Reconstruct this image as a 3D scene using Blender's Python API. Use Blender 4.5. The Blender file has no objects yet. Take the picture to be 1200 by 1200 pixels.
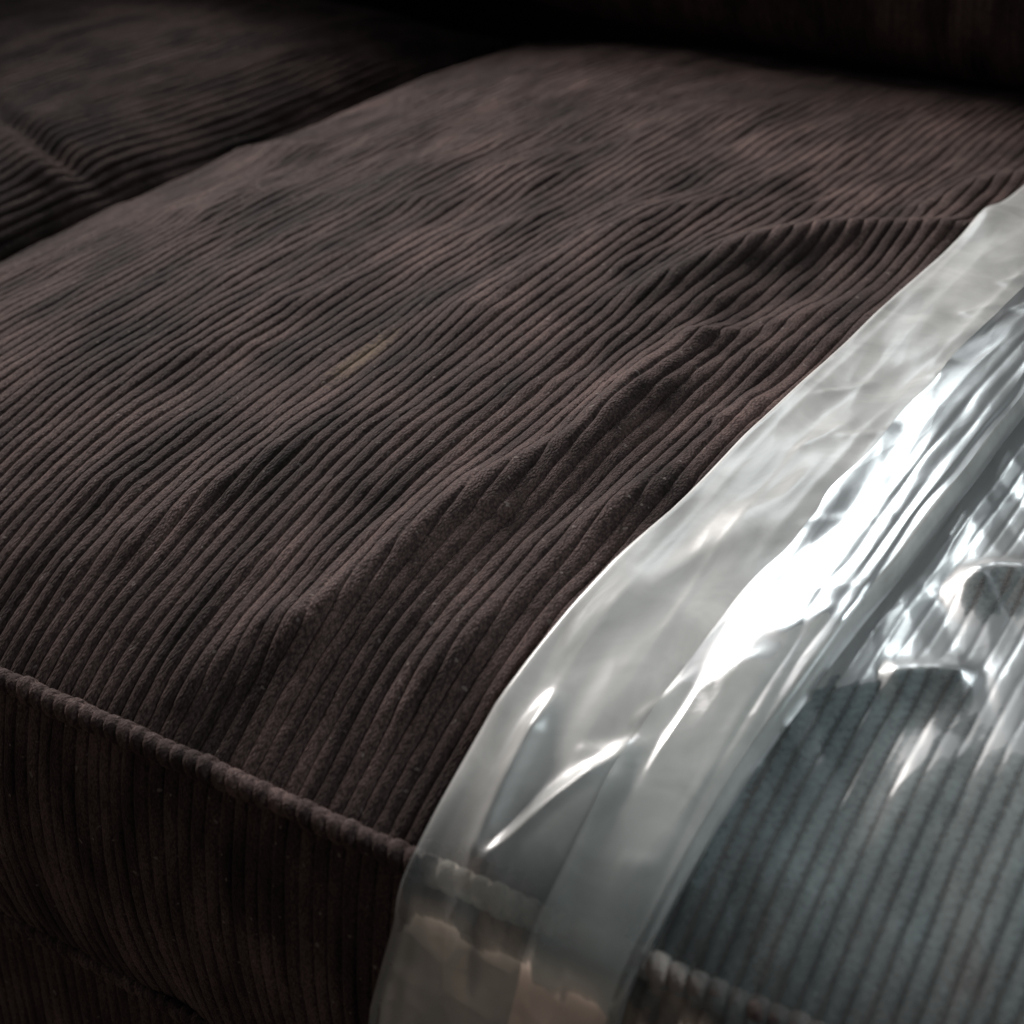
import bpy, math
import numpy as np
from mathutils import Matrix, Vector

sc = bpy.context.scene
COL = sc.collection

# ------------------------------------------------------------------ camera
CAM = (0.65, -0.276, 0.76)
cam_d = bpy.data.cameras.new('camera')
cam = bpy.data.objects.new('camera', cam_d)
COL.objects.link(cam)
RX = (0.839744, -0.256491, 0.478583)
RY = (0.542239, 0.442218, -0.714437)
RZ = (-0.028391, 0.859451, 0.510430)
m = Matrix((RX, RY, RZ)).to_4x4()
m.translation = Vector(CAM)
cam.matrix_world = m
cam_d.sensor_width = 36.0
cam_d.lens = 36.0 * 1950 / 1200
cam_d.clip_start = 0.01
cam_d.clip_end = 50
cam_d.dof.use_dof = True
cam_d.dof.focus_distance = 0.565
cam_d.dof.aperture_fstop = 11
sc.camera = cam

# ------------------------------------------------------------------ light
w = bpy.data.worlds.new('World')
sc.world = w
w.use_nodes = True
w.node_tree.nodes['Background'].inputs[0].default_value = (0.86, 0.96, 1.0, 1)
w.node_tree.nodes['Background'].inputs[1].default_value = 0.075


def area_lamp(name, loc, target, size, size_y, power, color):
    d = bpy.data.lights.new(name, 'AREA')
    d.shape = 'RECTANGLE'
    d.size, d.size_y = size, size_y
    d.energy = power
    d.color = color
    o = bpy.data.objects.new(name, d)
    COL.objects.link(o)
    o.location = loc
    o.rotation_euler = (Vector(target) - Vector(loc)).to_track_quat('-Z', 'Y').to_euler()
    return o


area_lamp('window_light', (-1.45, 1.20, 1.34), (0.3, 0.2, 0.48), 0.6, 0.7, 128, (1.0, 0.945, 0.91))
area_lamp('back_window_light', (-0.58, 1.86, 1.85), (0.48, 0.18, 0.48), 0.50, 1.00, 9, (0.88, 0.97, 1.0))
area_lamp('side_fill_light', (1.75, 0.75, 1.55), (0.88, 0.02, 0.46), 0.7, 0.9, 1.35, (0.86, 0.96, 1.0)).data.spread = math.radians(28)  # added cool fill aimed at the plastic sheet, no window on this side
area_lamp('floor_bounce_light', (-0.45, -1.15, 0.45), (0.45, 0.0, 0.38), 1.6, 0.8, 1.1, (1.0, 0.72, 0.55))

sc.view_settings.view_transform = 'Standard'
sc.view_settings.look = 'None'
sc.view_settings.exposure = 0.0
sc.view_settings.gamma = 1.0
sc.render.engine = 'CYCLES'
sc.cycles.use_denoising = True
sc.cycles.max_bounces = 10
sc.cycles.transparent_max_bounces = 32
sc.cycles.glossy_bounces = 4
sc.cycles.sample_clamp_indirect = 4.0

# ------------------------------------------------------------------ helpers
ZT = 0.44          # height of the piping line of the seat
PITCH = 0.0055     # width of one corduroy wale
DEPTH = 0.73
THICK = 0.12


class Noise:
    """smooth 2D value noise on a random lattice"""
    def __init__(self, seed, n=256):
        self.g = np.random.default_rng(seed).uniform(-1, 1, (n, n))
        self.n = n

    def __call__(self, x, y, linear=False):
        xi = np.floor(x).astype(int)
        yi = np.floor(y).astype(int)
        fx = x - xi
        fy = y - yi
        if not linear:
            fx = fx * fx * fx * (fx * (6 * fx - 15) + 10)
            fy = fy * fy * fy * (fy * (6 * fy - 15) + 10)
        n = self.n
        a = self.g[xi % n, yi % n]
        b = self.g[(xi + 1) % n, yi % n]
        c = self.g[xi % n, (yi + 1) % n]
        d = self.g[(xi + 1) % n, (yi + 1) % n]
        if linear:      # two flat triangles per cell: crisp creases
            up = fx >= fy
            return np.where(up, a + (b - a) * fx + (d - b) * fy, a + (c - a) * fy + (d - c) * fx)
        return (a * (1 - fx) + b * fx) * (1 - fy) + (c * (1 - fx) + d * fx) * fy


def link(name, me, mat, parent=None):
    o = bpy.data.objects.new(name, me)
    COL.objects.link(o)
    if mat is not None:
        me.materials.append(mat)
    if parent is not None:
        o.parent = parent
    return o


def grid(name, P, mat, parent=None, uv=None, closed=False, smooth=True):
    """P (n, m, 3) array -> one mesh; closed wraps the second axis"""
    n, mm = P.shape[:2]
    me = bpy.data.meshes.new(name)
    me.vertices.add(n * mm)
    me.vertices.foreach_set('co', np.ascontiguousarray(P, dtype=np.float32).ravel())
    idx = np.arange(n * mm).reshape(n, mm)
    if closed:
        idx = np.concatenate([idx, idx[:, :1]], axis=1)
    q = np.stack([idx[:-1, :-1], idx[1:, :-1], idx[1:, 1:], idx[:-1, 1:]], axis=-1).reshape(-1, 4)
    nf = len(q)
    me.loops.add(nf * 4)
    me.loops.foreach_set('vertex_index', q.ravel().astype(np.int32))
    me.polygons.add(nf)
    me.polygons.foreach_set('loop_start', (np.arange(nf) * 4).astype(np.int32))
    me.polygons.foreach_set('use_smooth', np.full(nf, smooth))
    if uv is not None:
        l = me.uv_layers.new(name='UVMap')
        l.data.foreach_set('uv', uv.reshape(-1, 2)[q.ravel()].astype(np.float32).ravel())
    me.update()
    me.validate()
    return link(name, me, mat, parent)


def normals(P):
    du = np.gradient(P, axis=0)
    dv = np.gradient(P, axis=1)
    n = np.cross(du, dv)
    return n / np.maximum(np.linalg.norm(n, axis=-1, keepdims=True), 1e-12)


def box(name, lo, hi, mat, parent=None, bevel=0.004):
    import bmesh
    bm = bmesh.new()
    bmesh.ops.create_cube(bm, size=1)
    for v in bm.verts:
        v.co = [lo[i] + (v.co[i] + 0.5) * (hi[i] - lo[i]) for i in range(3)]
    bmesh.ops.bevel(bm, geom=list(bm.edges), offset=bevel, segments=2, affect='EDGES')
    me = bpy.data.meshes.new(name)
    bm.to_mesh(me)
    bm.free()
    return link(name, me, mat, parent)


def thing(name, label, cat, loc, group=None):
    o = bpy.data.objects.new(name, None)
    COL.objects.link(o)
    o.location = loc
    o['label'] = label
    o['category'] = cat
    if group:
        o['group'] = group
    return o


def tag(o, label, cat):
    o['label'] = label
    o['category'] = cat


# ------------------------------------------------------------------ materials
def new_mat(name):
    mt = bpy.data.materials.new(name)
    mt.use_nodes = True
    nt = mt.node_tree
    nt.nodes.clear()
    return mt, nt.nodes, nt.links


def corduroy(name, stain=False, pale_zone=None):
    mt, N, L = new_mat(name)
    out = N.new('ShaderNodeOutputMaterial')
    b = N.new('ShaderNodeBsdfPrincipled')
    L.new(b.outputs[0], out.inputs[0])
    uv = N.new('ShaderNodeUVMap')
    uv.uv_map = 'UVMap'

    def mapping(sx, sy, rot=0):
        mp = N.new('ShaderNodeMapping')
        mp.inputs['Scale'].default_value = (sx, sy, 1)
        mp.inputs['Rotation'].default_value = (0, 0, rot)
        L.new(uv.outputs[0], mp.inputs[0])
        return mp

    def noise(mp, scale, detail=3, rough=0.55):
        n = N.new('ShaderNodeTexNoise')
        n.inputs['Scale'].default_value = scale
        n.inputs['Detail'].default_value = detail
        n.inputs['Roughness'].default_value = rough
        L.new(mp.outputs[0], n.inputs[0])
        return n

    def ramp(src, p0, c0, p1, c1):
        r = N.new('ShaderNodeValToRGB')
        r.color_ramp.elements[0].position = p0
        r.color_ramp.elements[0].color = c0
        r.color_ramp.elements[1].position = p1
        r.color_ramp.elements[1].color = c1
        L.new(src, r.inputs[0])
        return r

    def mix(fac, a, c, mode='MIX'):
        x = N.new('ShaderNodeMix')
        x.data_type = 'RGBA'
        x.blend_type = mode
        if isinstance(fac, float):
            x.inputs['Factor'].default_value = fac
        else:
            L.new(fac, x.inputs['Factor'])
        L.new(a, x.inputs[6])
        L.new(c, x.inputs[7])
        return x.outputs[2]

    g = lambda v: (v, v, v, 1)
    # nap brushed in different directions: long streaks that follow the wales
    nap = ramp(noise(mapping(1, 0.26), 62, 4, 0.6).outputs[0], 0.36, (0.032, 0.0202, 0.0195, 1), 0.64, (0.122, 0.080, 0.073, 1))
    blot = ramp(noise(mapping(1, 0.8), 15, 3).outputs[0], 0.37, g(0.58), 0.63, g(1.26))
    col = mix(1.0, nap.outputs[0], blot.outputs[0], 'MULTIPLY')
    # slanted pile tufts
    tuft = N.new('ShaderNodeTexVoronoi')
    tuft.inputs['Scale'].default_value = 1700
    L.new(mapping(1, 0.5, 0.6).outputs[0], tuft.inputs[0])
    tr = ramp(tuft.outputs[0], 0.1, g(1.4), 0.75, g(0.55))
    col = mix(1.0, col, tr.outputs[0], 'MULTIPLY')
    # specks of lint
    lint = ramp(noise(mapping(1, 1), 330, 1).outputs[0], 0.715, g(0), 0.74, g(0.55))
    lc = N.new('ShaderNodeRGB')
    lc.outputs[0].default_value = (0.24, 0.20, 0.18, 1)
    col = mix(lint.outputs[0], col, lc.outputs[0])
    if stain:
        sep = N.new('ShaderNodeVectorMath')
        sep.operation = 'DISTANCE'
        mp = mapping(1, 0.22)
        L.new(mp.outputs[0], sep.inputs[0])
        sep.inputs[1].default_value = (0.281, 0.176 * 0.22, 0)
        jit = noise(mapping(1, 1), 420, 2)
        mul = N.new('ShaderNodeMath')
        mul.operation = 'MULTIPLY_ADD'
        L.new(jit.outputs[0], mul.inputs[0])
        mul.inputs[1].default_value = 0.012
        L.new(sep.outputs['Value'], mul.inputs[2])
        sr = ramp(mul.outputs[0], 0.0070, g(0.85), 0.0095, g(0))
        scol = N.new('ShaderNodeRGB')
        scol.outputs[0].default_value = (0.23, 0.165, 0.115, 1)
        col = mix(sr.outputs[0], col, scol.outputs[0])
    if pale_zone:
        # paler tan stretch of the cloth: u range, v range, colour
        u0, u1, fc, blotchy = pale_zone
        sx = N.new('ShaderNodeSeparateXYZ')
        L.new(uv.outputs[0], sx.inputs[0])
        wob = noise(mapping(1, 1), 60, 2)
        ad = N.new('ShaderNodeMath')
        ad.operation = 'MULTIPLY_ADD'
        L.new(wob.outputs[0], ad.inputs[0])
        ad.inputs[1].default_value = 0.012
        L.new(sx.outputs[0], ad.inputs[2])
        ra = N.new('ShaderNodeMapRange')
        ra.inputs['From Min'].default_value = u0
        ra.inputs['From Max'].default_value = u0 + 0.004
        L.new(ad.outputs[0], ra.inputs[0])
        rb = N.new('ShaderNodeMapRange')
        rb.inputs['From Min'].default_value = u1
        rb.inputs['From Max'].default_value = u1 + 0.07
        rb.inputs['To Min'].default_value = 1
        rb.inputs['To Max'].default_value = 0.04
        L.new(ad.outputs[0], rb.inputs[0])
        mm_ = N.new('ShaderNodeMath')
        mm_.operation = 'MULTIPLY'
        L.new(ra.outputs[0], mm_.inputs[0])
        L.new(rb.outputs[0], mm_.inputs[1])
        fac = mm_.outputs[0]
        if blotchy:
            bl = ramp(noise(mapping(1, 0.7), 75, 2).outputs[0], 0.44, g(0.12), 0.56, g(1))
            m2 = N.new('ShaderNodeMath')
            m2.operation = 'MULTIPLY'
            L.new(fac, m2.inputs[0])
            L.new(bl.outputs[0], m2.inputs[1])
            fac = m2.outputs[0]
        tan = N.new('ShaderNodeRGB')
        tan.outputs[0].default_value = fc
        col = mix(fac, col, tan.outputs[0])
    L.new(col, b.inputs['Base Color'])
    b.inputs['Roughness'].default_value = 0.85
    b.inputs['Specular IOR Level'].default_value = 0.12
    b.inputs['Sheen Weight'].default_value = 0.16
    b.inputs['Sheen Roughness'].default_value = 0.35
    b.inputs['Sheen Tint'].default_value = (0.70, 0.52, 0.47, 1)
    bump = N.new('ShaderNodeBump')
    bump.inputs['Strength'].default_value = 0.55
    bump.inputs['Distance'].default_value = 0.0007
    bump.invert = True
    L.new(tuft.outputs[0], bump.inputs['Height'])
    L.new(bump.outputs[0], b.inputs['Normal'])
    return mt


def film(name, haze, haze_hang, rough, tint=(0.93, 0.96, 0.95, 1), haze_col=(0.95, 0.945, 0.92, 1), gloss=1.0, broad=0.78, broad_rough=0.33, ribs=0.0):
    mt, N, L = new_mat(name)
    out = N.new('ShaderNodeOutputMaterial')
    tc = N.new('ShaderNodeTexCoord')
    nz = N.new('ShaderNodeTexNoise')
    nz.inputs['Scale'].default_value = 42
    nz.inputs['Detail'].default_value = 5
    nz.inputs['Distortion'].default_value = 0.6
    L.new(tc.outputs['Object'], nz.inputs[0])
    fine = N.new('ShaderNodeTexNoise')
    fine.inputs['Scale'].default_value = 240
    fine.inputs['Detail'].default_value = 3
    L.new(tc.outputs['Object'], fine.inputs[0])
    bump = N.new('ShaderNodeBump')
    bump.inputs['Strength'].default_value = 0.025
    bump.inputs['Distance'].default_value = 0.002
    L.new(fine.outputs[0], bump.inputs['Height'])
    mpv = N.new('ShaderNodeMapping')
    mpv.inputs['Scale'].default_value = (1, 0.35, 1)
    mpv.inputs['Rotation'].default_value = (0, 0, 0.25)
    L.new(tc.outputs['Object'], mpv.inputs[0])
    vor = N.new('ShaderNodeTexVoronoi')
    vor.inputs['Scale'].default_value = 75
    L.new(mpv.outputs[0], vor.inputs[0])
    bump2 = N.new('ShaderNodeBump')
    bump2.inputs["Strength"].default_value = 0.20
    bump2.inputs['Distance'].default_value = 0.0022
    L.new(vor.outputs[0], bump2.inputs['Height'])
    L.new(bump2.outputs[0], bump.inputs['Normal'])
    tr = N.new('ShaderNodeBsdfTransparent')
    tr.inputs[0].default_value = tint
    df = N.new('ShaderNodeBsdfDiffuse')
    df.inputs[0].default_value = haze_col
    tl = N.new('ShaderNodeBsdfTranslucent')
    tl.inputs[0].default_value = haze_col
    hz = N.new('ShaderNodeMixShader')
    hz.inputs[0].default_value = 0.38
    L.new(df.outputs[0], hz.inputs[1])
    L.new(tl.outputs[0], hz.inputs[2])
    hr = N.new('ShaderNodeMapRange')
    hr.inputs['From Min'].default_value = 0.3
    hr.inputs['From Max'].default_value = 0.7
    hr.inputs['To Min'].default_value = 0.72
    hr.inputs['To Max'].default_value = 1.28
    L.new(nz.outputs[0], hr.inputs[0])
    body = N.new('ShaderNodeMixShader')
    uvm = N.new('ShaderNodeUVMap')
    uvm.uv_map = 'UVMap'
    sx = N.new('ShaderNodeSeparateXYZ')
    L.new(uvm.outputs[0], sx.inputs[0])
    hang = N.new('ShaderNodeMapRange')      # the film is milky where it has lain folded, clearer where it hangs
    hang.interpolation_type = 'SMOOTHSTEP'
    hang.inputs['From Min'].default_value = -0.045
    hang.inputs['From Max'].default_value = 0.0
    hang.inputs['To Min'].default_value = haze
    hang.inputs['To Max'].default_value = haze_hang
    L.new(sx.outputs[1], hang.inputs[0])
    mh = N.new('ShaderNodeMath')
    mh.operation = 'MULTIPLY'
    L.new(hr.outputs[0], mh.inputs[0])
    L.new(hang.outputs[0], mh.inputs[1])
    fac_h = mh.outputs[0]
    if ribs:        # the film haze is denser over the tops of the wales
        def mth(op, a, c):
            x = N.new('ShaderNodeMath')
            x.operation = op
            for q, v_ in enumerate((a, c)):
                if isinstance(v_, float):
                    x.inputs[q].default_value = v_
                else:
                    L.new(v_, x.inputs[q])
            return x.outputs[0]
        t_ = mth('FRACT', sx.outputs[0], 0.0)
        s_ = mth('ABSOLUTE', mth('SUBTRACT', mth('MULTIPLY', t_, 2.0), 1.0), 0.0)
        top_ = mth('SUBTRACT', 1.0, mth('POWER', s_, 2.2))
        pile = N.new('ShaderNodeTexNoise')
        pile.inputs['Scale'].default_value = 620
        pile.inputs['Detail'].default_value = 2
        L.new(tc.outputs['Object'], pile.inputs[0])
        fac_h = mth('MULTIPLY', fac_h, mth('ADD', 1.0 - ribs, mth('MULTIPLY', top_, ribs)))
        fac_h = mth('MULTIPLY', fac_h, mth('ADD', 0.40, mth('MULTIPLY', pile.outputs[0], 1.2)))
    L.new(fac_h, body.inputs[0])
    L.new(tr.outputs[0], body.inputs[1])
    L.new(hz.outputs[0], body.inputs[2])
    lobes = []
    for rg in (rough, broad_rough):
        gl = N.new('ShaderNodeBsdfGlossy')
        gl.inputs['Roughness'].default_value = rg
        gl.inputs[0].default_value = (gloss, gloss, gloss, 1)
        L.new(bump.outputs[0], gl.inputs['Normal'])
        lobes.append(gl)
    gl = N.new('ShaderNodeMixShader')
    gl.inputs[0].default_value = broad
    L.new(lobes[0].outputs[0], gl.inputs[1])
    L.new(lobes[1].outputs[0], gl.inputs[2])
    fr = N.new('ShaderNodeFresnel')
    fr.inputs['IOR'].default_value = 1.52
    L.new(bump.outputs[0], fr.inputs['Normal'])
    top = N.new('ShaderNodeMixShader')
    L.new(fr.outputs[0], top.inputs[0])
    L.new(body.outputs[0], top.inputs[1])
    L.new(gl.outputs[0], top.inputs[2])
    L.new(top.outputs[0], out.inputs[0])
    return mt


def plain(name, col, rough):
    mt, N, L = new_mat(name)
    out = N.new('ShaderNodeOutputMaterial')
    b = N.new('ShaderNodeBsdfPrincipled')
    tc = N.new('ShaderNodeTexCoord')
    nz = N.new('ShaderNodeTexNoise')
    nz.inputs['Scale'].default_value = 30
    L.new(tc.outputs['Object'], nz.inputs[0])
    r = N.new('ShaderNodeValToRGB')
    r.color_ramp.elements[0].color = [c * 0.7 for c in col] + [1]
    r.color_ramp.elements[1].color = [c * 1.2 for c in col] + [1]
    L.new(nz.outputs[0], r.inputs[0])
    L.new(r.outputs[0], b.inputs['Base Color'])
    b.inputs['Roughness'].default_value = rough
    L.new(b.outputs[0], out.inputs[0])
    return mt


M_SEAT = corduroy('brown_corduroy_worn', stain=True)
M_CORD = corduroy('brown_corduroy')
M_FRONT = corduroy('brown_corduroy_tan_blotched', pale_zone=(0.446, 0.56, (0.36, 0.22, 0.15, 1), True))
M_PIPE = corduroy('brown_corduroy_pale_welt', pale_zone=(0.443, 0.465, (0.92, 0.80, 0.72, 1), False))
M_FILM = film('clear_film', 0.34, 0.12, 0.13, haze_col=(0.78, 0.93, 0.94, 1), gloss=0.6, broad=0.84, broad_rough=0.42, ribs=0.72)
M_BAND = film('milky_film', 0.68, 0.11, 0.23)
M_STRIP = film('milky_film_fold', 0.50, 0.24, 0.23)
M_FLOOR = plain('dark_wood_floor', (0.10, 0.065, 0.045), 0.5)
M_WOOD = plain('dark_wood', (0.06, 0.04, 0.03), 0.5)

# ------------------------------------------------------------------ corduroy surfaces
S = lambda t: 1 - np.exp(-np.maximum(t, 0))


def crown(x, y, x0, x1, c=0.05):
    return ZT + c * S(y / 0.065) * S((x - x0) / 0.05) * S((x1 - x) / 0.05) * S((DEPTH - y) / 0.06)


# ridges of the wrinkled cover: points (x, y), height, width on the left / right side
RIDGES = [
    ([(0.343, 0.010), (0.354, 0.032), (0.363, 0.062), (0.369, 0.079), (0.375, 0.115), (0.389, 0.152), (0.391, 0.183), (0.390, 0.224)], 0.0125, 0.0115, 0.017),
    ([(0.393, 0.162), (0.387, 0.213), (0.390, 0.242), (0.402, 0.256), (0.413, 0.277), (0.421, 0.310), (0.428, 0.333)], 0.0075, 0.012, 0.013),
    ([(0.350, 0.245), (0.358, 0.285), (0.366, 0.322), (0.378, 0.349), (0.398, 0.373), (0.437, 0.396), (0.48, 0.40)], 0.013, 0.014, 0.018),
    ([(0.300, 0.190), (0.303, 0.230), (0.304, 0.256), (0.308, 0.297), (0.314, 0.342), (0.325, 0.365), (0.345, 0.385)], 0.009, 0.022, 0.022),
    ([(0.400, 0.405), (0.416, 0.418), (0.424, 0.452), (0.436, 0.475), (0.47, 0.49)], 0.009, 0.013, 0.016),
    ([(0.400, 0.014), (0.405, 0.045), (0.414, 0.081), (0.418, 0.108), (0.424, 0.144), (0.430, 0.174), (0.434, 0.202)], 0.0075, 0.013, 0.014),
    ([(0.326, 0.006), (0.336, 0.020), (0.343, 0.034), (0.349, 0.050)], 0.006, 0.010, 0.008),
    ([(0.255, 0.020), (0.268, 0.040), (0.281, 0.052), (0.286, 0.089), (0.293, 0.113)], 0.0022, 0.014, 0.010),
    ([(0.030, 0.372), (0.060, 0.370), (0.117, 0.362)], 0.006, 0.014, 0.012),
    ([(0.03, 0.29), (0.07, 0.27), (0.13, 0.262)], 0.003, 0.016, 0.014),
    ([(0.20, 0.30), (0.215, 0.36), (0.24, 0.42)], 0.004, 0.03, 0.03),
]


_rg = np.random.default_rng(42)
RIDGES = [(p, A * 0.64, wl * 0.95, wr * 0.95) for p, A, wl, wr in RIDGES]
for _k in range(34):
    _x, _y = _rg.uniform(0.315, 0.47), _rg.uniform(0.015, 0.40)
    _a, _l = _rg.normal(1.35, 0.30), _rg.uniform(0.025, 0.075)
    _p = [(_x + s_ * _l * math.cos(_a) + 0.003 * math.sin(5 * s_ + _k), _y + s_ * _l * math.sin(_a)) for s_ in (0, 0.35, 0.7, 1)]
    RIDGES.append((_p, _rg.uniform(0.0006, 0.0015), _rg.uniform(0.005, 0.008), _rg.uniform(0.006, 0.011)))
for _k in range(22):
    _x, _y = _rg.uniform(0.03, 0.31), _rg.uniform(0.03, 0.45)
    _a, _l = _rg.normal(1.0, 0.5), _rg.uniform(0.03, 0.07)
    _p = [(_x + s_ * _l * math.cos(_a), _y + s_ * _l * math.sin(_a)) for s_ in (0, 0.5, 1)]
    RIDGES.append((_p, _rg.uniform(0.0006, 0.0016), 0.008, 0.010))


def ridge_field(x, y, ridges):
    h = np.zeros_like(x)
    for pts, A, wl, wr in ridges:
        pts = np.array(pts)
        seg = np.diff(pts, axis=0)
        ln = np.linalg.norm(seg, axis=1)
        tot = ln.sum()
        best = np.full(x.shape, 1e9)
        bs = np.zeros_like(x)
        bside = np.zeros_like(x)
        acc = 0
        for k in range(len(seg)):
            px, py = x - pts[k, 0], y - pts[k, 1]
            t = np.clip((px * seg[k, 0] + py * seg[k, 1]) / ln[k] ** 2, 0, 1)
            ddx, ddy = px - t * seg[k, 0], py - t * seg[k, 1]
            d = np.hypot(ddx, ddy)
            side = seg[k, 0] * py - seg[k, 1] * px      # > 0 on the left of the direction
            up = d < best
            best = np.where(up, d, best)
            bside = np.where(up, side, bside)
            bs = np.where(up, acc + t * ln[k], bs)
            acc += ln[k]
        s = bs / tot
        taper = np.clip(s / 0.16, 0, 1) ** 1.2 * np.clip((1 - s) / 0.25, 0, 1)
        taper = 0.12 + 0.88 * taper
        wv = np.where(bside > 0, wl, wr)
        h += A * taper * np.exp(-np.abs(best / wv) ** 1.5)
    return h


n1, n2, n3, n4, n5, n6 = (Noise(k) for k in (3, 7, 11, 19, 23, 31))
TS = np.array([0.0, 0.045, 0.13, 0.25, 0.42, 0.58, 0.75, 0.87, 0.955])
TS_LOW = np.array([0.0, 0.1, 0.3, 0.5, 0.7, 0.9])


def wale_coords(x0, x1, ts):
    n = int(round((x1 - x0) / PITCH))
    u = (np.arange(n)[:, None] + ts[None, :]).ravel()
    return np.append(u, n)          # in wales


def wale_profile(u):
    s = np.abs(2 * (u % 1.0) - 1)
    return (1 - s ** 3.6) ** 0.65


def wale_height(U, V, amp=0.0017, seed=n4):
    """relief of the pile with small dents along each wale"""
    k = np.floor(U)
    v = 0.86 + 0.14 * seed(k * 7.31 + 0.5, V / 0.011) + 0.10 * seed(k * 3.77 + 9.5, V / 0.0035)
    flat = 0.84 + 0.30 * n2(U * PITCH / 0.035 + 40, V / 0.045)
    return amp * wale_profile(U) * v * np.clip(flat, 0.55, 1.1)


def seat_smooth(x, y, x0, x1, ridges, wob=1.0):
    z = crown(x, y, x0, x1)
    edge = S(y / 0.03)
    z = z + edge * ridge_field(x, y, ridges)
    z = z + wob * edge * (0.0026 * n1(x / 0.085 + 3, y / 0.16 + 5) + 0.0010 * n2(x / 0.026, y / 0.075) + 0.0007 * n3(x / 0.011, y / 0.026))
    return z


def seat_top(name, x0, x1, ridges, ts, ys, mat, parent, origin, seed=0.0):
    u = wale_coords(x0, x1, ts)
    U, V = np.meshgrid(u, ys, indexing='ij')
    X = x0 + U * (x1 - x0) / u[-1]
    dx = 0.0011 * n1(X / 0.05 + 20 + seed, V / 0.06) + 0.00035 * n3(np.floor(U) * 1.37 + seed, V / 0.016)
    if ridges is RIDGES:        # cloth pushed sideways where it bunches up
        e = 0.002
        gx = (ridge_field(X + e, V, ridges) - ridge_field(X - e, V, ridges)) / (2 * e)
        dx = dx - 0.0028 * np.tanh(gx)
    edge = np.clip((X - x0) / 0.02, 0, 1) * np.clip((x1 - X) / 0.02, 0, 1)
    Xs = X + dx * edge * S(V / 0.02)
    P = np.stack([Xs, V, seat_smooth(Xs, V, x0, x1, ridges)], -1)
    nrm = normals(P)
    P = P + nrm * wale_height(U, V)[..., None]
    return grid(name, P - np.array(origin), mat, parent, np.stack([X, V], -1))


def ribbed_panel(name, x0, x1, ts, vs, fn, mat, parent, origin, seed=0.0, flip=False):
    """fn(X, v) -> smooth (n, m, 3) surface"""
    u = wale_coords(x0, x1, ts)
    U, V = np.meshgrid(u, vs, indexing='ij')
    X = x0 + U * (x1 - x0) / u[-1]
    wob = 0.0008 * n1(X / 0.04 + seed, V / 0.05 + 3) + 0.0004 * n3(np.floor(U) * 1.7 + seed, V / 0.02)
    P = fn(X + wob, V)
    nr = normals(P)
    P = P + (-nr if flip else nr) * wale_height(U, V + seed)[..., None]
    return grid(name, P - np.array(origin), mat, parent, np.stack([X, V + seed], -1))


def piping(name, x0, x1, ts, path, r, mat, parent, origin, seed=0.0, na=14):
    """welt cord wrapped in corduroy: one bead per wale"""
    u = wale_coords(x0, x1, ts)
    A = np.linspace(0, 2 * np.pi, na, endpoint=False)
    U, AA = np.meshgrid(u, A, indexing='ij')
    sk = U + 0.25 * np.sin(AA + 0.6)
    k = np.floor(sk)
    bead = 0.55 + 0.58 * wale_profile(sk) ** 0.8 * (0.86 + 0.28 * n5(k * 2.3 + seed, AA * 0 + 4.5))
    X = x0 + U * (x1 - x0) / u[-1]
    y, z = path(X)
    jit = 0.0007 * n2(X / 0.012 + seed, X * 0 + 3.5)
    P = np.stack([X, y + r * bead * np.cos(AA), z + jit + r * bead * np.sin(AA)], -1)
    return grid(name, P - np.array(origin), mat, parent, np.stack([X, AA * r], -1), closed=True)


def rounded_path(x, x0, x1):
    """a little slack in the seam line"""
    return 0.0010 * n1(x / 0.06 + 4, x * 0 + 1.5)


def seat_cushion(name, label, x0, x1, ridges, ts, ys, mat, group, seed):
    org = np.array([(x0 + x1) / 2, DEPTH / 2, ZT - THICK])
    t = thing(name, label, 'cushion', org, group)
    seat_top('top_panel', x0, x1, ridges, ts, ys, mat, t, org, seed)
    zb = ZT - THICK

    def front(X, V):        # V runs down the face
        s = V / THICK
        y = -0.011 * np.sin(np.pi * np.clip(s, 0, 1)) ** 0.8 - 0.0015 * n1(X / 0.05 + seed, V / 0.07) - 0.0012 * n2(X / 0.018 + seed, V / 0.12 + 2)
        return np.stack([X, y, ZT - V], -1)

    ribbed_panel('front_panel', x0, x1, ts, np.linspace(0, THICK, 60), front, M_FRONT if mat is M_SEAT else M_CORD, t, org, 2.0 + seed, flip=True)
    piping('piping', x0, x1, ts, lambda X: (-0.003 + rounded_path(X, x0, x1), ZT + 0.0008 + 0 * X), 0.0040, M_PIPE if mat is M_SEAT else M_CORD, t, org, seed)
    piping('piping', x0, x1, ts, lambda X: (-0.003 + rounded_path(X + 5, x0, x1), zb + 0.0015 + 0 * X), 0.0030, M_CORD, t, org, seed + 9)
    # side, back and bottom panels (wales run down)
    for xs, sg in ((x0, -1), (x1, 1)):
        def side(Yv, V, xs=xs, sg=sg):
            s = np.clip(V / THICK, 0, 1)
            return np.stack([xs + sg * 0.003 * np.sin(np.pi * s), Yv, ZT - V], -1)
        ribbed_panel('side_panel', 0.0, DEPTH, TS_LOW, np.linspace(0, THICK, 8), side, M_CORD, t, org, 5.0 + seed, flip=(sg > 0))
    ribbed_panel('back_panel', x0, x1, TS_LOW, np.linspace(0, THICK, 8), lambda X, V: np.stack([X, DEPTH + 0 * X, ZT - V], -1), M_CORD, t, org, 6.0)
    Pb = np.stack(np.meshgrid([x0, x1], [0.0, DEPTH], indexing='ij') + [np.full((2, 2), zb)], -1)
    grid('bottom_panel', Pb - org, M_CORD, t, Pb[..., :2])
    return t


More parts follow.
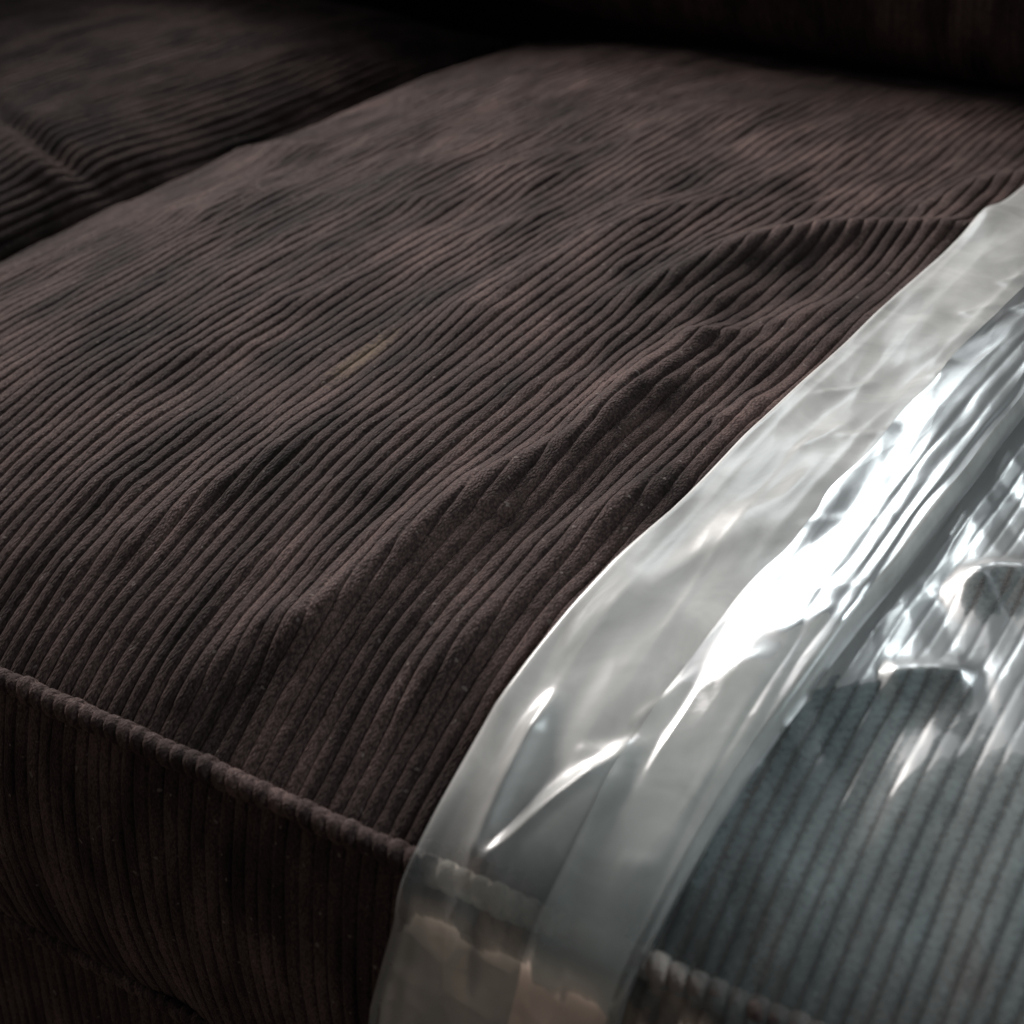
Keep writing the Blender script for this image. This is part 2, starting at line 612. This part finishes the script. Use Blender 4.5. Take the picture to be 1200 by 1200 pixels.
# ------------------------------------------------------------------ the setting
P = np.stack(np.meshgrid([-3.0, 3.0], [-3.0, 3.0], indexing='ij') + [np.zeros((2, 2))], -1)
floor = grid('floor', P, M_FLOOR, None, P[..., :2])
floor['kind'] = 'structure'

# ------------------------------------------------------------------ sofa frame
fx0, fx1 = -0.565, 0.80
frame = thing('sofa_frame', 'dark brown corduroy sofa base under the seat cushions, below the lower seam', 'sofa', (0, 0.4, 0))
fo = np.array([0, 0.4, 0])
ZB = ZT - THICK
ribbed_panel('front_rail', fx0, fx1, TS_LOW, np.linspace(0, ZB - 0.065, 16),
             lambda X, V: np.stack([X, 0.004 - 0.004 * np.sin(np.pi * V / 0.25), ZB - 0.001 - V], -1), M_CORD, frame, fo, 8.0, flip=True)
box('seat_deck', (fx0 - 0.0, 0.012, 0.065), (fx1, 0.90, ZB - 0.0005), M_CORD, frame).location = -fo
box('back_frame', (fx0, 0.885, 0.066), (fx1, 0.98, 0.66), M_CORD, frame).location = -fo
box('shade_armrest', (-0.72, 0.0, 0.064), (-0.567, 0.96, 0.90), M_CORD, frame, 0.03).location = -fo  # unseen arm, added and raised to shade the left cushion
for lx in (fx0 + 0.06, fx1 - 0.06):
    for ly in (0.06, 0.90):
        box('leg', (lx - 0.025, ly - 0.025, 0.0), (lx + 0.025, ly + 0.025, 0.068), M_WOOD, frame).location = -fo

# ------------------------------------------------------------------ seat cushions
SX0, SX1 = 0.0, 0.726
ys = np.concatenate([np.linspace(0, 0.012, 8, endpoint=False), np.linspace(0.012, 0.30, 230, endpoint=False), np.linspace(0.30, 0.50, 100, endpoint=False), np.linspace(0.50, DEPTH, 50)])
seat_cushion('seat_cushion', 'dark brown corduroy seat cushion with wrinkled top, partly under clear plastic', SX0, SX1, RIDGES, TS, ys, M_SEAT, None, 0.0)
LEFT_RIDGES = [
    ([(-0.025, 0.329), (-0.055, 0.331), (-0.101, 0.339), (-0.15, 0.36)], -0.008, 0.007, 0.007),
    ([(-0.025, 0.312), (-0.055, 0.314), (-0.101, 0.322), (-0.15, 0.343)], 0.004, 0.014, 0.014),
]
seat_cushion('seat_cushion', 'dim corduroy seat cushion beside the wrinkled one, across the dark gap', -0.560, -0.014, LEFT_RIDGES, TS_LOW, np.linspace(0, DEPTH, 170), M_CORD, None, 13.0)


# ------------------------------------------------------------------ back cushions
def back_cushion(label, x0, x1, y_face, seed, zt=0.80, yaw=0.0):
    H, T = zt - 0.475, 0.17
    org = np.array([(x0 + x1) / 2, y_face + T / 2, 0.475])
    t = thing('back_cushion', label, 'cushion', org)
    W = x1 - x0

    def shell(sign):
        def fn(X, V):
            ex = S((X - x0) / 0.022) * S((x1 - X) / 0.022)
            s = np.clip(V / H, 0, 1)
            ez = (1 - np.abs(2 * s - 1) ** 5) ** 0.5
            th = T / 2 * ex * ez * (0.86 + 0.14 * np.sin(np.pi * s)) + 0.0004
            yc = y_face + T / 2 + 0.20 * V + yaw * np.clip(0.40 - X, -1, 0.40)
            z = org[2] + V
            return np.stack([X, yc + sign * th + 0.003 * n1(X / 0.09 + seed, V / 0.1) * ex * ez, z], -1)
        return fn
    sg = 0.5 - 0.5 * np.cos(np.linspace(0, np.pi, 70))
    ribbed_panel('front_panel', x0, x1, TS_LOW, sg * H, shell(-1), M_CORD, t, org, seed)
    ribbed_panel('back_panel', x0, x1, TS_LOW, sg[::2] * H, shell(1), M_CORD, t, org, seed + 3, flip=True)
    return t


back_cushion('dark corduroy back cushion with upright ribs behind the wrinkled seat', 0.004, 0.728, 0.602, 31.0, 0.70, 0.10)
back_cushion('unlit corduroy back cushion behind the dim seat cushion', -0.560, -0.010, 0.640, 37.0, 0.72)

# ------------------------------------------------------------------ plastic cover
lens_ = np.concatenate([np.linspace(-0.60, 0.0, 420, endpoint=False), np.linspace(0.0, 0.22, 140)])


def drape(x, l, lift=0.0):
    """film over the seat: l < 0 runs over the top towards the back, l > 0 hangs down the front"""
    y = np.where(l < 0, -l, 0.0) - 0.010
    ycl = np.maximum(y, 0.0)
    z = seat_smooth(x, ycl, SX0, SX1, RIDGES) + 0.0028 + 0.0018 * np.exp(-(ycl / 0.02) ** 2)
    z = z + np.minimum(y, 0.0) * 0.55                       # over the welt
    z = np.where(l < 0, z, ZT + 0.0046 - 0.0055 - l)
    y = np.where(l < 0, y, -0.010 - 0.13 * l - 0.004 * np.sin(np.clip(l / 0.13, 0, 1) * np.pi))
    # round the fold over the piping
    k = np.exp(-0.5 * (np.arange(-9, 10) / 3.4) ** 2)
    k /= k.sum()

    def sm(a):
        pad = np.concatenate([np.repeat(a[:, :1], 9, 1), a, np.repeat(a[:, -1:], 9, 1)], 1)
        return np.apply_along_axis(lambda r: np.convolve(r, k, 'valid'), 1, pad)
    return np.stack([x, sm(y), sm(z)], -1)


def facet(x, l, sx, sl, shear, nz, seed):
    a = (x + shear * l) / sx + seed
    return nz(a, l / sl + 2 * seed, linear=True)


BX0, BX1 = 0.430, 0.513
cover = thing('plastic_cover', 'clear glossy plastic cover with wide milky folded hem, draped over the seat', 'plastic cover', (0.60, 0.0, ZT))
co = np.array([0.60, 0.0, ZT])


def film_surface(name, wx, xf, off, mat, parent, origin, closed=False, l=lens_):
    W, Lg = np.meshgrid(wx, l, indexing='ij')
    X = xf(W, Lg)
    P = drape(X, Lg)
    nr = normals(P) if not closed else None
    base = drape(np.broadcast_to(np.linspace(X.min(), X.max(), len(wx))[:, None], X.shape), Lg)
    nr = -normals(base)
    P = P + nr * off(W, Lg, X)[..., None]
    Lc = np.maximum(-Lg - 0.010, 0)
    Uw = (X - 0.0011 * n1(X / 0.05 + 20, Lc / 0.06)) * round((SX1 - SX0) / PITCH) / (SX1 - SX0)
    return grid(name, P - origin, mat, parent, np.stack([Uw, Lg], -1))


# single sheet over the right of the seat
def sheet_off(W, Lg, X):
    o = 0.0016 * facet(X, Lg, 0.030, 0.055, 0.3, n5, 3.3) + 0.0010 * facet(X, Lg, 0.012, 0.030, -0.5, n6, 8.1)
    o += 0.0016 * n1(X / 0.05, Lg / 0.08)
    # lifted wrinkles running off the hem
    o += 0.006 * ridge_field(X, -Lg, [([(0.527, 0.138), (0.54, 0.152), (0.56, 0.158), (0.60, 0.165)], 1.0, 0.007, 0.012),
                                     ([(0.526, 0.098), (0.535, 0.104), (0.552, 0.112)], 0.7, 0.006, 0.009),
                                     ([(0.535, 0.20), (0.56, 0.215), (0.60, 0.26)], 0.9, 0.008, 0.012)])
    o = np.clip(o + 0.0010, 0.0002, 1)
    # where the film clings it takes on the relief of the wales
    Lc = np.maximum(-Lg - 0.010, 0)
    Uw = (X - 0.0011 * n1(X / 0.05 + 20, Lc / 0.06)) * round((SX1 - SX0) / PITCH) / (SX1 - SX0)
    cling = np.clip(1.15 - o / 0.006, 0, 1) * np.clip(0.95 + 0.5 * n2(X / 0.05 + 7, Lg / 0.07), 0.3, 1)
    return o + 0.0003 * cling * (wale_profile(Uw) - 1)


film_surface('film_sheet', np.linspace(0, 1, 440), lambda W, L_: 0.470 + W * (0.745 - 0.470), sheet_off, M_FILM, cover, co)


# hem: a flattened tube of film (upper and lower layer)
EDGE_L = np.array([-0.60, -0.50, -0.44, -0.38, -0.32, -0.20, -0.14, -0.11, -0.08, -0.05, 0.01, 0.04, 0.07, 0.16, 0.24])
EDGE_A = np.array([0.4500, 0.4476, 0.4452, 0.4418, 0.4403, 0.4403, 0.4370, 0.4334, 0.4313, 0.4292, 0.4306, 0.4252, 0.4233, 0.4205, 0.418]) + 0.0012
EDGE_B = np.array([0.5125, 0.5125, 0.5127, 0.5130, 0.5140, 0.5139, 0.5124, 0.5112, 0.5093, 0.5060, 0.5000, 0.4965, 0.4983, 0.5020, 0.504]) + 0.0030


def band_edges(L_):
    a = np.interp(L_, EDGE_L, EDGE_A) + 0.0006 * facet(L_ * 0 + 0.3, L_, 1.0, 0.05, 0.0, n1, 2.5)
    b = np.interp(L_, EDGE_L, EDGE_B) + 0.0006 * n1(L_ / 0.08 + 9, L_ * 0 + 6.5)
    return a, b


def band_arch(t, Lg):
    side = np.clip(t / 0.035, 0, 1) * np.clip((1 - t) / 0.03, 0, 1)
    return np.sqrt(np.clip(side * (2 - side), 0, 1))


rngb = np.random.default_rng(5)
STREAKS = []
for t0, dr, a0, a1, A in ((0.20, 0.05, 0.02, 0.50, 0.7), (0.42, -0.06, 0.05, 0.40, 0.8), (0.55, 0.10, 0.10, 0.55, 0.9), (0.68, -0.04, 0.0, 0.30, 0.8), (0.78, 0.03, 0.12, 0.60, 1.0), (0.33, 0.08, -0.14, 0.06, 0.9), (0.6, -0.05, -0.16, 0.05, 0.9)):
    yy = np.linspace(a0, a1, 9)
    tt = t0 + dr * (yy - a0) / (a1 - a0) + rngb.normal(0, 0.012, 9)
    STREAKS.append((list(zip(BX0 + tt * (BX1 - BX0), yy)), 0.00045 * A, 0.0016, 0.005))
for k in range(16):
    x, y = rngb.uniform(BX0 + 0.02, BX1 - 0.008), rngb.uniform(0.02, 0.5)
    an = rngb.uniform(0.2, 1.3)
    ln = rngb.uniform(0.010, 0.028)
    STREAKS.append(([(x, y), (x + ln * 0.5 * math.cos(an) + 0.001, y + ln * 0.5 * math.sin(an)), (x + ln * math.cos(an), y + ln * math.sin(an))], rngb.uniform(0.0003, 0.0008), 0.0016, 0.004))


def band_crinkle(X, Lg):
    o = 0.0012 * facet(X, Lg, 0.030, 0.080, 0.25, n5, 1.7) + 0.0004 * facet(X, Lg, 0.011, 0.045, -0.15, n6, 5.2)
    o += 0.0018 * n2(X / 0.034 + 2, Lg / 0.11) + ridge_field(X, -Lg, STREAKS)
    return o


n_top, n_bot = 90, 24
wloop = np.concatenate([np.linspace(0, 1, n_top), 1 + np.linspace(0, 1, n_bot + 2)[1:-1]])


def band_x(W, L_):
    a, b = band_edges(L_)
    t = np.where(W <= 1, W, 2 - W)
    return a + t * (b - a)


def band_off(W, Lg, X):
    a, b = band_edges(Lg)
    t = np.where(W <= 1, W, 2 - W)
    arch = band_arch(t, Lg)
    top = 0.0020 * arch + arch * (band_crinkle(X, Lg) + 0.0022 + 0.0020 * t * np.clip((0.02 - Lg) / 0.06, 0, 1)) + 0.0022
    roll = 0.0006 * np.clip((t - 0.80) / 0.05, 0, 1) * 0.5 * np.abs(np.sin((t - 0.80) * 48)) * arch * np.clip(-Lg / 0.06, 0, 1)
    pinch = 0.006 * ridge_field(X, -Lg, [([(0.452, 0.004), (0.466, 0.03), (0.478, 0.05)], 1.0, 0.004, 0.005),
                                         ([(0.452, 0.004), (0.449, 0.03), (0.447, 0.06)], 0.8, 0.004, 0.004),
                                         ([(0.452, 0.004), (0.453, -0.03)], 0.5, 0.003, 0.003)])
    low = 0.0020 - 0.0008 * arch
    return np.where(W <= 1, top + roll + pinch * arch, low)


def film_tube(name, wl, xf, off, mat, parent, origin, l):
    W, Lg = np.meshgrid(wl, l, indexing='ij')
    X = xf(W, Lg)
    P = drape(X, Lg)
    ref = drape(np.broadcast_to(np.array([0.43, 0.48, 0.53])[:, None], (3, len(l))).copy(), np.broadcast_to(l, (3, len(l))).copy())
    nr = -normals(ref)[1]
    P = P + nr[None] * off(W, Lg, X)[..., None]
    return grid(name, np.swapaxes(P, 0, 1) - origin, mat, parent, np.swapaxes(np.stack([X, Lg], -1), 0, 1), closed=True)


hem = film_tube('hem_band', wloop, band_x, band_off, M_BAND, cover, co, lens_)


# extra fold lying inside the hem, its edge shows towards the front
def strip_x(W, L_):
    a, b = band_edges(L_)
    start = 0.59 + 0.02 * np.sin(L_ * 9)
    t = start + W * (0.965 - start)
    return a + t * (b - a)


def strip_off(W, Lg, X):
    return band_off(W * 0 + np.clip((X - BX0) / (BX1 - BX0), 0.02, 0.98), Lg, X) + 0.0012


lf = lens_[lens_ > -0.58]
film_surface('fold_strip', np.linspace(0, 1, 50), strip_x, strip_off, M_STRIP, hem, co, l=lf)
